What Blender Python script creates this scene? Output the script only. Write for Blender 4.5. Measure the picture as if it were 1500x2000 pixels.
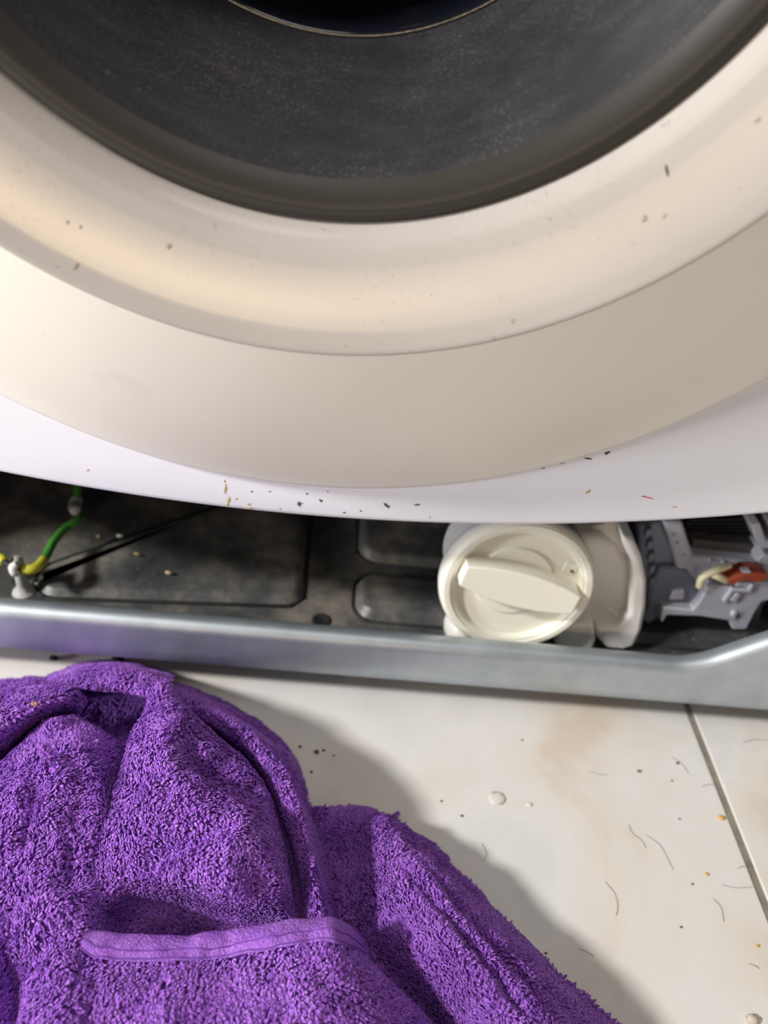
import bpy, bmesh, math, random
import numpy as np
from mathutils import Vector, Matrix

random.seed(7); rng = np.random.default_rng(7)
for o in list(bpy.data.objects): bpy.data.objects.remove(o)
sc = bpy.context.scene
COL = sc.collection

# ------------------------------------------------------------------ camera
CAM = np.array([0.00745, -0.24143, 0.30602])
PITCH, ROLL, YAW, FPX = 0.6442, 0.14584, 0.08299, 1460.3
FW = np.array([math.sin(YAW)*math.cos(PITCH), math.cos(YAW)*math.cos(PITCH), -math.sin(PITCH)])
_r = np.array([math.cos(YAW), -math.sin(YAW), 0.0]); _u = np.cross(_r, FW)
RT = math.cos(ROLL)*_r + math.sin(ROLL)*_u
UP = -math.sin(ROLL)*_r + math.cos(ROLL)*_u
cd = bpy.data.cameras.new('camera'); cam = bpy.data.objects.new('camera', cd); COL.objects.link(cam)
M4 = Matrix.Identity(4)
for i in range(3):
    M4[i][0] = RT[i]; M4[i][1] = UP[i]; M4[i][2] = -FW[i]; M4[i][3] = CAM[i]
cam.matrix_world = M4
cd.sensor_width = 36; cd.lens = FPX/2000*36; cd.clip_start = 0.01; cd.clip_end = 50
cd.dof.use_dof = True; cd.dof.focus_distance = 0.262; cd.dof.aperture_fstop = 7.5
sc.camera = cam

# ------------------------------------------------------------------ light
w = bpy.data.worlds.new('room_light'); sc.world = w; w.use_nodes = True
w.node_tree.nodes['Background'].inputs[0].default_value = (1.0, 0.97, 0.955, 1)
w.node_tree.nodes['Background'].inputs[1].default_value = 0.16

def area(name, loc, target, size, power, col):
    l = bpy.data.lights.new(name, 'AREA'); l.shape = 'DISK'; l.size = size; l.energy = power; l.color = col
    o = bpy.data.objects.new(name, l); COL.objects.link(o); o.location = loc
    o.rotation_euler = (Vector(target)-Vector(loc)).to_track_quat('-Z', 'Y').to_euler()
    return o
area('ceiling_lamp_left', (-1.94, -0.84, 1.62), (0, 0, .15), 0.26, 72, (1.0, 0.975, 0.945))
area('low_fill_left', (-2.45, -0.82, 0.42), (0, 0, .15), 0.42, 40, (0.96, 0.98, 1.0))  # unseen low fill, added to brighten the door's lower left
area('overhead_fill', (0.0, -0.78, 2.62), (0, 0, .15), 0.6, 7, (1.0, 0.94, 0.87))  # unseen fill from above, added to lift the floor brightness
area('table_lamp_warm', (-0.26, -2.75, 1.06), (0, 0, .2), 0.16, 6.5, (1.0, 0.72, 0.42))

sc.view_settings.view_transform = 'Standard'
sc.view_settings.look = 'None'
sc.view_settings.gamma = 1.0
sc.view_settings.use_curve_mapping = False
sc.view_settings.exposure = 0.0

# ------------------------------------------------------------------ pixel helpers (1500x2000)
def ray(px, py):
    return FW + (px-750)/FPX*RT - (py-1000)/FPX*UP
def at_z(px, py, z):
    d = ray(px, py); t = (z-CAM[2])/d[2]; return CAM + d*t
def at_y(px, py, y):
    d = ray(px, py); t = (y-CAM[1])/d[1]; return CAM + d*t

# ------------------------------------------------------------------ object helpers
def link(name, me, mat=None, parent=None, smooth=True):
    o = bpy.data.objects.new(name, me); COL.objects.link(o)
    if mat and not me.materials: me.materials.append(mat)
    if parent: o.parent = parent
    if smooth:
        for p in me.polygons: p.use_smooth = True
    return o
def tag(o, label, cat=None, group=None, kind=None):
    if label: o['label'] = label
    if cat: o['category'] = cat
    if group: o['group'] = group
    if kind: o['kind'] = kind
    return o
def from_bm(name, bm, mat, parent=None, smooth=False, bevel=0, seg=2, angle=35):
    bmesh.ops.recalc_face_normals(bm, faces=bm.faces[:])
    me = bpy.data.meshes.new(name); bm.to_mesh(me); bm.free()
    o = link(name, me, mat, parent, smooth)
    if bevel:
        b = o.modifiers.new('bevel', 'BEVEL'); b.width = bevel; b.segments = seg; b.limit_method = 'ANGLE'
        b.angle_limit = math.radians(angle)
        for p in me.polygons: p.use_smooth = True
        try: me.set_sharp_from_angle(angle=math.radians(40))
        except Exception: pass
    return o
def grid_mesh(name, P, closed_u=False, flip=False):
    nu, nv = P.shape[:2]
    idx = np.arange(nu*nv).reshape(nu, nv)
    a = idx if not closed_u else np.vstack([idx, idx[:1]])
    q = np.stack([a[:-1, :-1], a[1:, :-1], a[1:, 1:], a[:-1, 1:]], -1).reshape(-1, 4)
    if flip: q = q[:, ::-1]
    me = bpy.data.meshes.new(name); me.from_pydata(P.reshape(-1, 3).tolist(), [], q.tolist()); me.update()
    return me
def cr(pts, n):
    """Catmull-Rom resample of a polyline of vectors"""
    pts = np.asarray(pts, float); m = len(pts)
    P = np.vstack([2*pts[0]-pts[1], pts, 2*pts[-1]-pts[-2]])
    t = np.linspace(0, m-1, n); i = np.minimum(t.astype(int), m-2); f = (t-i)[:, None]
    p0, p1, p2, p3 = P[i], P[i+1], P[i+2], P[i+3]
    return 0.5*((2*p1)+(-p0+p2)*f+(2*p0-5*p1+4*p2-p3)*f**2+(-p0+3*p1-3*p2+p3)*f**3)
def lathe_y(name, prof, cx, cz, n, mat, parent):
    """profile (r, y) turned round an axis along Y through (cx, cz)"""
    prof = np.array(prof); a = np.linspace(0, 2*math.pi, n, endpoint=False)
    P = np.zeros((n, len(prof), 3))
    P[..., 0] = cx + np.cos(a)[:, None]*prof[None, :, 0]
    P[..., 2] = cz + np.sin(a)[:, None]*prof[None, :, 0]
    P[..., 1] = prof[None, :, 1]
    return link(name, grid_mesh(name, P, True), mat, parent)
def lathe_z(name, prof, c, n, mat, parent):
    prof = np.array(prof); a = np.linspace(0, 2*math.pi, n, endpoint=False)
    P = np.zeros((n, len(prof), 3))
    P[..., 0] = c[0] + np.cos(a)[:, None]*prof[None, :, 0]
    P[..., 1] = c[1] + np.sin(a)[:, None]*prof[None, :, 0]
    P[..., 2] = c[2] + prof[None, :, 1]
    return link(name, grid_mesh(name, P, True, True), mat, parent)
def tube(name, pts, r, mat, parent=None, n=40, k=8, radii=None):
    C = cr(pts, n); T = np.gradient(C, axis=0); T /= np.linalg.norm(T, axis=1)[:, None]
    ref = np.array([0.31, 0.17, 0.93]); A = np.cross(T, ref); A /= np.linalg.norm(A, axis=1)[:, None]; B = np.cross(T, A)
    a = np.linspace(0, 2*math.pi, k, endpoint=False)
    R = np.full(n, r) if radii is None else np.interp(np.linspace(0, 1, n), np.linspace(0, 1, len(radii)), radii)*r
    P = C[:, None, :] + R[:, None, None]*(np.cos(a)[None, :, None]*A[:, None, :]+np.sin(a)[None, :, None]*B[:, None, :])
    P = np.vstack([P, ]).transpose(1, 0, 2)
    me = grid_mesh(name, P, True)
    bm = bmesh.new(); bm.from_mesh(me)
    bmesh.ops.holes_fill(bm, edges=bm.edges[:]); bmesh.ops.recalc_face_normals(bm, faces=bm.faces[:])
    bm.to_mesh(me); bm.free()
    return link(name, me, mat, parent)
def bm_box(bm, lo, hi, rot=None, at=None):
    lo, hi = Vector(lo), Vector(hi)
    r = bmesh.ops.create_cube(bm, size=1.0)
    for v in r['verts']:
        v.co = Vector(((lo.x+hi.x)/2+v.co.x*(hi.x-lo.x), (lo.y+hi.y)/2+v.co.y*(hi.y-lo.y), (lo.z+hi.z)/2+v.co.z*(hi.z-lo.z)))
        if rot is not None: v.co = Vector(at) + rot @ (v.co-Vector(at))
    return r['verts']
def bm_prism_y(bm, poly, y0, y1):
    """polygon in (x, z) extruded from y0 (front) to y1 (back)"""
    f = [bm.verts.new((x, y0, z)) for x, z in poly]; b = [bm.verts.new((x, y1, z)) for x, z in poly]
    n = len(poly); bm.faces.new(f); bm.faces.new(b[::-1])
    for i in range(n): bm.faces.new((f[i], b[i], b[(i+1) % n], f[(i+1) % n]))
def px_poly(pts, y):
    return [tuple(at_y(a, b, y)[[0, 2]]) for a, b in pts]

# ------------------------------------------------------------------ materials
MATS = {}
def mat(name, col, rough=0.5, metal=0.0, spec=0.5, **k):
    m = bpy.data.materials.new(name); m.use_nodes = True
    b = m.node_tree.nodes['Principled BSDF']
    b.inputs['Base Color'].default_value = (*col, 1); b.inputs['Roughness'].default_value = rough
    b.inputs['Metallic'].default_value = metal; b.inputs['Specular IOR Level'].default_value = spec
    for kk, v in k.items(): b.inputs[kk.replace('_', ' ')].default_value = v
    MATS[name] = m; return m
def nt(m): return m.node_tree, m.node_tree.nodes['Principled BSDF']
def N(t, typ, **props):
    n = t.nodes.new(typ)
    for k, v in props.items(): setattr(n, k, v)
    return n
def noise(t, scale, detail=4, rough=0.55, vec=None, dist=0.0):
    n = N(t, 'ShaderNodeTexNoise'); n.inputs['Scale'].default_value = scale; n.inputs['Detail'].default_value = detail
    n.inputs['Roughness'].default_value = rough; n.inputs['Distortion'].default_value = dist
    if vec is None:
        g = N(t, 'ShaderNodeNewGeometry'); vec = g.outputs['Position']
    t.links.new(vec, n.inputs['Vector']); return n.outputs['Fac']
def ramp(t, fac, stops):
    r = N(t, 'ShaderNodeValToRGB'); e = r.color_ramp.elements
    while len(e) < len(stops): e.new(0.5)
    for i, (p, c) in enumerate(stops):
        e[i].position = p; e[i].color = (*c, 1) if len(c) == 3 else c
    t.links.new(fac, r.inputs['Fac']); return r.outputs['Color']
def mix(t, fac, a, b, mode='MIX'):
    m = N(t, 'ShaderNodeMix', data_type='RGBA', blend_type=mode)
    for s, v in ((0, fac), (6, a), (7, b)):
        if hasattr(v, 'is_linked'): t.links.new(v, m.inputs[s])
        elif isinstance(v, (int, float)): m.inputs[s].default_value = v
        else: m.inputs[s].default_value = (*v, 1)
    return m.outputs[2]
def math_n(t, op, a, b=0.0):
    m = N(t, 'ShaderNodeMath', operation=op)
    for s, v in ((0, a), (1, b)):
        if hasattr(v, 'is_linked'): t.links.new(v, m.inputs[s])
        else: m.inputs[s].default_value = v
    return m.outputs[0]
def bump(t, b, h, strength, dist):
    n = N(t, 'ShaderNodeBump'); n.inputs['Strength'].default_value = strength; n.inputs['Distance'].default_value = dist
    t.links.new(h, n.inputs['Height']); t.links.new(n.outputs['Normal'], b.inputs['Normal'])

# cream door plastic, colour darkened to hold cast shade, with fine dirt specks
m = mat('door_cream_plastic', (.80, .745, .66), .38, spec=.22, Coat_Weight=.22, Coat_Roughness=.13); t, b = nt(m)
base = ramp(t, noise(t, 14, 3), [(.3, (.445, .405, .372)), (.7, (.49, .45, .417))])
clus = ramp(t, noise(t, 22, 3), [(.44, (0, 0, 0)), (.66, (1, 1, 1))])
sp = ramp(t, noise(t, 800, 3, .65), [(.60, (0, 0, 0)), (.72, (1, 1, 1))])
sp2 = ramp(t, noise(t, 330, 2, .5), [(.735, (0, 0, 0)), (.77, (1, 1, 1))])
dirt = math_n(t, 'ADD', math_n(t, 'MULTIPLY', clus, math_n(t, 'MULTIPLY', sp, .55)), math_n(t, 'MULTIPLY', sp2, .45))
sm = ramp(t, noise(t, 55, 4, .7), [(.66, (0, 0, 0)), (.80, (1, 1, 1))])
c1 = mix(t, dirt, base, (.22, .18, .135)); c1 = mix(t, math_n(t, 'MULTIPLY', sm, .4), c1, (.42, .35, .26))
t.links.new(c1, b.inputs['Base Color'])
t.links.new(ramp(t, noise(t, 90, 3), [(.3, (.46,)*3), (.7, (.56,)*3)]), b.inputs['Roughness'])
# smoother lower skirt of the door
m = mat('door_skirt_plastic', (.82, .79, .69), .30, spec=.45); t, b = nt(m)
sp = ramp(t, noise(t, 420, 2, .5), [(.74, (0, 0, 0)), (.78, (1, 1, 1))])
st = ramp(t, noise(t, 30, 4, .7), [(.62, (0, 0, 0)), (.78, (1, 1, 1))])
c1 = mix(t, math_n(t, 'MULTIPLY', st, .25), (.88, .85, .75), (.70, .62, .46)); c1 = mix(t, math_n(t, 'MULTIPLY', sp, .3), c1, (.3, .26, .2))
t.links.new(c1, b.inputs['Base Color'])
# dusty charcoal door cover
m = mat('door_smoked_plastic', (.03, .03, .035), .42, spec=.25); t, b = nt(m)
tc = N(t, 'ShaderNodeTexCoord')
# polar coordinates round the door axis for circular wipe marks
sep = N(t, 'ShaderNodeSeparateXYZ'); t.links.new(tc.outputs['Object'], sep.inputs[0])
X0, ZC = -0.0074, 0.3682
xx = math_n(t, 'SUBTRACT', sep.outputs[0], X0); zz = math_n(t, 'SUBTRACT', sep.outputs[2], ZC)
rad = math_n(t, 'SQRT', math_n(t, 'ADD', math_n(t, 'MULTIPLY', xx, xx), math_n(t, 'MULTIPLY', zz, zz)))
ang = math_n(t, 'ARCTAN2', zz, xx)
cmb = N(t, 'ShaderNodeCombineXYZ'); t.links.new(math_n(t, 'MULTIPLY', rad, 260), cmb.inputs[0]); t.links.new(math_n(t, 'MULTIPLY', ang, 4.0), cmb.inputs[1])
wipe = ramp(t, noise(t, 1.0, 6, .65, cmb.outputs[0], .3), [(.45, (0, 0, 0)), (.75, (1, 1, 1))])
dust = ramp(t, noise(t, 1300, 3, .65), [(.54, (0, 0, 0)), (.70, (1, 1, 1))])
dm = ramp(t, noise(t, 28, 4, .6), [(.35, (.15,)*3), (.7, (1, 1, 1))])
fl = ramp(t, noise(t, 420, 3, .6), [(.74, (0, 0, 0)), (.80, (1, 1, 1))])
c1 = mix(t, math_n(t, 'MULTIPLY', dm, .35), (.016, .0155, .019), (.038, .036, .040))
c1 = mix(t, math_n(t, 'MULTIPLY', wipe, .28), c1, (.075, .07, .07))
c1 = mix(t, math_n(t, 'MULTIPLY', math_n(t, 'MULTIPLY', dust, dm), .34), c1, (.26, .245, .23))
c1 = mix(t, math_n(t, 'MULTIPLY', fl, .35), c1, (.35, .33, .31))
cmb2 = N(t, 'ShaderNodeCombineXYZ'); t.links.new(math_n(t, 'MULTIPLY', rad, 900), cmb2.inputs[0]); t.links.new(math_n(t, 'MULTIPLY', ang, 7.0), cmb2.inputs[1])
scr = ramp(t, noise(t, 1.0, 3, .6, cmb2.outputs[0], .8), [(.68, (0, 0, 0)), (.74, (1, 1, 1))])
scm = ramp(t, noise(t, 16, 3, .6), [(.50, (0, 0, 0)), (.62, (1, 1, 1))])
c1 = mix(t, math_n(t, 'MULTIPLY', math_n(t, 'MULTIPLY', scr, scm), .38), c1, (.24, .23, .23))
t.links.new(c1, b.inputs['Base Color'])
t.links.new(ramp(t, dm, [(0, (.45,)*3), (1, (.62,)*3)]), b.inputs['Roughness'])
mat('door_rim_plastic', (.030, .027, .022), .38, spec=.4)
mat('black_glass', (.006, .007, .012), .06, spec=.6)
# white enamel
m = mat('white_enamel', (.80, .79, .83), .22, spec=.5); t, b = nt(m)
sp = ramp(t, noise(t, 520, 2, .5), [(.72, (0, 0, 0)), (.76, (1, 1, 1))])
cl = ramp(t, noise(t, 25, 3, .6), [(.45, (0, 0, 0)), (.65, (1, 1, 1))])
c1 = mix(t, math_n(t, 'MULTIPLY', math_n(t, 'MULTIPLY', sp, cl), .7), (.86, .86, .93), (.24, .21, .18))
t.links.new(c1, b.inputs['Base Color'])
# galvanised sheet
m = mat('galvanised_steel', (.50, .53, .56), .36, .85); t, b = nt(m)
c1 = ramp(t, noise(t, 60, 5, .6), [(.3, (.46, .52, .57)), (.7, (.58, .63, .68))])
sp = ramp(t, noise(t, 300, 2, .5), [(.70, (0, 0, 0)), (.78, (1, 1, 1))])
t.links.new(mix(t, math_n(t, 'MULTIPLY', sp, .3), c1, (.75, .77, .8)), b.inputs['Base Color'])
t.links.new(ramp(t, noise(t, 40, 3), [(.3, (.44,)*3), (.7, (.54,)*3)]), b.inputs['Roughness'])
# grimy tray steel
m = mat('grimy_tray_steel', (.12, .12, .11), .42, .15); t, b = nt(m)
c1 = ramp(t, noise(t, 24, 6, .65), [(.32, (.035, .038, .04)), (.5, (.105, .106, .103)), (.68, (.30, .265, .215))])
sp = ramp(t, noise(t, 260, 3, .6), [(.66, (0, 0, 0)), (.74, (1, 1, 1))])
t.links.new(mix(t, math_n(t, 'MULTIPLY', sp, .5), c1, (.38, .33, .26)), b.inputs['Base Color'])
bump(t, b, noise(t, 180, 4), .35, .001)
m = mat('cap_cream', (.83, .80, .68), .42, spec=.4, Subsurface_Weight=.05); t, b = nt(m)
gr = ramp(t, noise(t, 160, 4, .7), [(.62, (0, 0, 0)), (.82, (1, 1, 1))])
t.links.new(mix(t, math_n(t, 'MULTIPLY', gr, .45), (.84, .81, .69), (.52, .43, .24)), b.inputs['Base Color'])
mat('housing_white', (.82, .80, .76), .45)
mat('motor_blue_grey', (.17, .19, .25), .5)
mat('motor_light_grey', (.42, .42, .48), .45)
mat('stator_black', (.018, .017, .018), .5, .3)
mat('stator_band', (.085, .075, .075), .5)
mat('connector_red', (.33, .055, .018), .4)
mat('wire_cream', (.74, .68, .45), .5)
mat('dark_rubber', (.012, .012, .013), .7)
mat('wire_green', (.06, .27, .035), .4)
mat('wire_yellow', (.62, .60, .05), .4)
mat('clip_white', (.62, .61, .58), .5)
mat('screw_metal', (.7, .7, .7), .18, 1.0)
mat('pink_ink', (.55, .05, .20), .5)
mat('rust_stain', (.50, .38, .19), .6)
mat('smudge_brown', (.36, .30, .235), .6)
mat('dirt_dark', (.10, .085, .065), .8)
mat('crumb_yellow', (.72, .42, .08), .6)
mat('crumb_cream', (.66, .60, .47), .6)
mat('hair_dark', (.22, .18, .15), .5)
mat('hair_pale', (.55, .48, .42), .5)
mat('paint_cream', (.82, .79, .71), .45)
mat('tub_grey', (.16, .16, .17), .5)
# tiles
m = mat('cream_marbled_tile', (.74, .70, .65), .32, spec=.45); t, b = nt(m)
cloud = ramp(t, noise(t, 11, 5, .55, None, .6), [(.28, (.72, .715, .70)), (.46, (.84, .82, .79)), (.56, (.82, .775, .71)), (.70, (.76, .66, .55))])
g2 = ramp(t, noise(t, 17, 6, .65, None, 1.2), [(.52, (0, 0, 0)), (.70, (1, 1, 1))])
c1 = mix(t, math_n(t, 'MULTIPLY', g2, .35), cloud, (.85, .85, .84))
sp = ramp(t, noise(t, 330, 2, .5), [(.755, (0, 0, 0)), (.79, (1, 1, 1))])
c1 = mix(t, math_n(t, 'MULTIPLY', sp, .35), c1, (.40, .34, .26))
t.links.new(c1, b.inputs['Base Color'])
t.links.new(ramp(t, noise(t, 30, 3), [(.3, (.26,)*3), (.7, (.42,)*3)]), b.inputs['Roughness'])
m = mat('grout', (.40, .37, .30), .85); t, b = nt(m)
t.links.new(ramp(t, noise(t, 120, 4), [(.3, (.20, .185, .145)), (.7, (.34, .315, .255))]), b.inputs['Base Color'])
# towel
m = mat('purple_cloth', (.14, .042, .27), .9, spec=.1); t, b = nt(m)  # cloth under the pile coloured darker to deepen shade in the folds
b.inputs['Sheen Weight'].default_value = .3; b.inputs['Sheen Roughness'].default_value = .5; b.inputs['Sheen Tint'].default_value = (.7, .5, 1, 1)
bump(t, b, noise(t, 900, 2), .6, .001)
m = mat('purple_pile', (.26, .085, .50), .7, spec=.2); t, b = nt(m)
at = N(t, 'ShaderNodeAttribute'); at.attribute_name = 'tone'
c1 = ramp(t, at.outputs['Fac'], [(0, (.26, .074, .51)), (.6, (.39, .13, .67)), (1, (.50, .21, .78))])
t.links.new(c1, b.inputs['Base Color'])
b.inputs['Sheen Weight'].default_value = .25; b.inputs['Sheen Tint'].default_value = (.8, .6, 1, 1)
m = mat('purple_hem', (.30, .115, .56), .75, spec=.2); t, b = nt(m)
wv = N(t, 'ShaderNodeTexWave'); wv.inputs['Scale'].default_value = 700; g = N(t, 'ShaderNodeNewGeometry'); t.links.new(g.outputs['Position'], wv.inputs['Vector'])
wv2 = N(t, 'ShaderNodeTexWave', bands_direction='Y'); wv2.inputs['Scale'].default_value = 700; t.links.new(g.outputs['Position'], wv2.inputs['Vector'])
wsum = math_n(t, 'ADD', wv.outputs['Fac'], wv2.outputs['Fac'])
bump(t, b, noise(t, 1100, 2), .8, .001)
t.links.new(mix(t, ramp(t, noise(t, 900, 2), [(.35, (.55,)*3), (.65, (0,)*3)]), ramp(t, noise(t, 130, 3), [(.3, (.33, .12, .58)), (.7, (.46, .20, .70))]), (.20, .06, .42)), b.inputs['Base Color'])
mat('purple_thread', (.16, .05, .34), .7)
MT = MATS

# ================================================================== FLOOR
TS, GR = 0.45, 0.0036
gx, gy = 0.207, 0.17
bm = bmesh.new(); bm_box(bm, (-1.4, -1.6, -.02), (1.4, 1.2, -.0007))
floor = from_bm('floor', bm, MT['grout']); tag(floor, 'cream marbled ceramic tile floor with grey grout joints', kind='structure')
bm = bmesh.new(); bm_box(bm, (0, 0, -.009), (TS-GR, TS-GR, 0))
tile0 = from_bm('tile', bm, MT['cream_marbled_tile'], floor, bevel=.0007, seg=2)
for i in range(-3, 3):
    for j in range(-3, 2):
        o = tile0 if (i, j) == (-3, -3) else tile0.copy()
        if o is not tile0: COL.objects.link(o)
        o.location = (gx+GR/2+i*TS, gy-TS+GR/2+j*TS, 0)

# ================================================================== WASHING MACHINE
wm = bpy.data.objects.new('washing_machine', None); COL.objects.link(wm); wm.location = (0, 0, 0)
tag(wm, 'white front-loading washing machine with round cream door, its lower plinth cover removed', 'washing machine')
HW, TOP = 0.2975, 0.85
CX = X0

# front panel: sheet with arched lower edge, round hole, folded-back edges
def low(x): return .1172 + .615*(x+.015)**2
def boundary(a):
    dx, dz = math.cos(a), math.sin(a)
    best = 1e9
    for s in (-1, 1):
        if dx*s > 1e-9: best = min(best, (s*HW-CX)/dx if s > 0 else (-HW-CX)/dx)
    if dz > 1e-9: best = min(best, (TOP-.012-ZC)/dz)
    if dz < -1e-9:
        lo_, hi_ = 0, 1.0
        for _ in range(40):
            md = (lo_+hi_)/2
            if ZC+dz*md > low(CX+dx*md): lo_ = md
            else: hi_ = md
        best = min(best, lo_)
    return CX+dx*best, ZC+dz*best
nA = 360
P = np.zeros((nA, 9, 3))
for i in range(nA):
    a = 2*math.pi*i/nA
    ox, oz = boundary(a); ix, iz = CX+.222*math.cos(a), ZC+.222*math.sin(a)
    L = math.hypot(ox-ix, oz-iz); dx, dz = (ox-ix)/L, (oz-iz)/L
    def pt(d, y): return (ix+dx*d, y, iz+dz*d)
    P[i] = [pt(0, .02), pt(0, .001), pt(L*.33, 0), pt(L*.66, 0), pt(L-.0032, 0), pt(L-.0012, .0005), pt(L-.0002, .002), pt(L, .004), pt(L, .013)]
o = link('front_panel', grid_mesh('front_panel', P, True), MT['white_enamel'], wm)
tag(o, 'white enamel front sheet with an arched lower edge')
front_panel = o

def panel_box(name, lo, hi, mt, bev=.002):
    bm = bmesh.new(); bm_box(bm, lo, hi); return from_bm(name, bm, mt, wm, bevel=bev)
panel_box('side_panel', (-.300, .004, .022), (-.2985, .56, TOP-.01), MT['white_enamel'], .0004)
panel_box('side_panel', (.2985, .004, .022), (.300, .56, TOP-.01), MT['white_enamel'], .0004)
panel_box('back_panel', (-.2975, .558, .022), (.2975, .56, TOP-.01), MT['galvanised_steel'], .0004)
panel_box('worktop', (-.30, -.004, TOP-.009), (.30, .565, TOP+.02), MT['white_enamel'], .006)
lathe_y('outer_tub', [(.2, .11), (.245, .115), (.255, .14), (.255, .40), (.24, .43), (.02, .44)], CX, .385, 72, MT['tub_grey'], wm)

# front rail of galvanised sheet, swept along X with a rising right end
def railtop(x):
    f = lambda x: .0478 + max(0.0, x-.188)*.74
    return sum(f(x+d) for d in np.linspace(-.009, .009, 9))/9
xs = np.concatenate([np.linspace(-.2975, .15, 40), np.linspace(.152, .2975, 60)])
P = np.zeros((len(xs), 14, 3))
for i, x in enumerate(xs):
    h = min(railtop(x), .118)
    pr = [(.013, .0212), (.004, .0212), (.0012, .0216), (0, .0228), (0, .030), (0, h-.0052), (.0004, h-.0034), (.0014, h-.0018), (.0029, h-.0006), (.0048, h-.0001), (.0075, h-.0002), (.0092, h-.0010), (.0100, h-.0030), (.0100, .0245)]
    P[i] = [(x, y, z) for y, z in pr]
o = link('front_rail', grid_mesh('front_rail', P, flip=False), MT['galvanised_steel'], wm)
tag(o, 'grey galvanised steel front rail rising at its end'); rail = o

# base tray with embossed pads
bm = bmesh.new(); bm_box(bm, (-.2975, .0102, .0215), (.2975, .556, .0245))
tray = from_bm('base_tray', bm, MT['grimy_tray_steel'], wm); tag(tray, 'grimy dark steel base tray with embossed pads')
def pad_edge_line(pts, r=.0010):  # thin dark tube following a pad's outline
    pts = [(x, y, .0246) for x, y in pts]
    return tube('pad_edge_line', pts+[pts[0]], r, MT['dark_rubber'], tray, len(pts)*2, 6)
def pad(x0, y0, x1, y1, r=.012, h=.0058, corners=(1, 1, 1, 1)):
    """raised rounded pad on the tray"""
    def outline(ins):
        pts = []
        for (cx, cy, a0, k) in ((x1, y1, 0, 0), (x0, y1, 90, 1), (x0, y0, 180, 2), (x1, y0, 270, 3)):
            rr = max(r*corners[k]-ins, .0006)
            sx = -1 if cx == x1 else 1; sy = -1 if cy == y1 else 1
            ccx, ccy = cx+sx*(ins+rr), cy+sy*(ins+rr)
            for q in range(9):
                a = math.radians(a0+q*90/8); pts.append((ccx+rr*math.cos(a), ccy+rr*math.sin(a)))
        return pts
    rows = [(0, 0), (.0010, .0008), (.0032, h-.0012), (.0045, h-.0003), (.0065, h)]
    bm = bmesh.new(); V = []
    for ins, z in rows: V.append([bm.verts.new((x, y, .0244+z)) for x, y in outline(ins)])
    n = len(V[0])
    for a, c in zip(V[:-1], V[1:]):
        for i in range(n): bm.faces.new((a[i], a[(i+1) % n], c[(i+1) % n], c[i]))
    bm.faces.new(V[-1])
    pad_edge_line(outline(-.0004))
    o = from_bm('tray_pad', bm, MT['grimy_tray_steel'], tray, smooth=True); return o
def poly_pad(pts, h=.0058, r=.012):
    # rounded polygon, counter-clockwise
    pts = [np.array(p) for p in pts]; n = len(pts); out = []
    for i in range(n):
        p, a, b_ = pts[i], pts[i-1], pts[(i+1) % n]
        da, db = (a-p)/np.linalg.norm(a-p), (b_-p)/np.linalg.norm(b_-p)
        p0, p1 = p+da*r, p+db*r
        for q in np.linspace(0, 1, 8): out.append((1-q)**2*p0+2*q*(1-q)*p+q*q*p1)
    out = np.array(out); cen = out.mean(0)
    tg = np.roll(out, -1, 0)-np.roll(out, 1, 0); nrm_ = np.stack([-tg[:, 1], tg[:, 0]], -1); nrm_ /= np.linalg.norm(nrm_, axis=1)[:, None]
    bm = bmesh.new(); V = []
    for ins, z in [(0, 0), (.0010, .0008), (.0030, h-.0012), (.0042, h-.0003), (.0058, h)]:
        V.append([bm.verts.new((x, y, .0244+z)) for x, y in out+nrm_*ins])
    m_ = len(V[0]); pad_edge_line([tuple(p) for p in out-nrm_*.0004], .0012)
    for a, c in zip(V[:-1], V[1:]):
        for i in range(m_): bm.faces.new((a[i], a[(i+1) % m_], c[(i+1) % m_], c[i]))
    bm.faces.new(V[-1])
    return from_bm('tray_pad', bm, MT['grimy_tray_steel'], tray, smooth=True)
wz = lambda a, c: at_z(a, c, .028)[:2]
poly_pad([wz(66, 1158), wz(590, 1176), wz(612, 960), wz(520, 950), wz(420, 984), wz(66, 1104)], .0042)
pad(-.285, .05, -.205, .20, .013)
pad(-.105, .132, -.066, .158, .013, .004)
pad(.0225, .036, .150, .0715, .012)
pad(.0225, .0815, .150, .20, .014)
pad(-.055, .13, .010, .25, .013)
pad(.165, .036, .285, .20, .012)
# drain hole in the tray (a punched ring)
hp = at_z(628, 1212, .0247)
lathe_z('tray_hole', [(.0052, .0002), (.0048, .0007), (.0036, .0006), (.0032, .0003), (.0001, .00025)], (hp[0], hp[1], .0244), 20, MT['dark_rubber'], tray)
# feet
for fx in (-.245, .247):
    for fy in (.043, .50):
        lathe_z('foot', [(.0001, 0), (.019, 0), (.020, .002), (.020, .008), (.012, .011), (.006, .012), (.006, .0214), (.0001, .0214)], (fx, fy, 0), 24, MT['dark_rubber'], wm)

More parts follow.
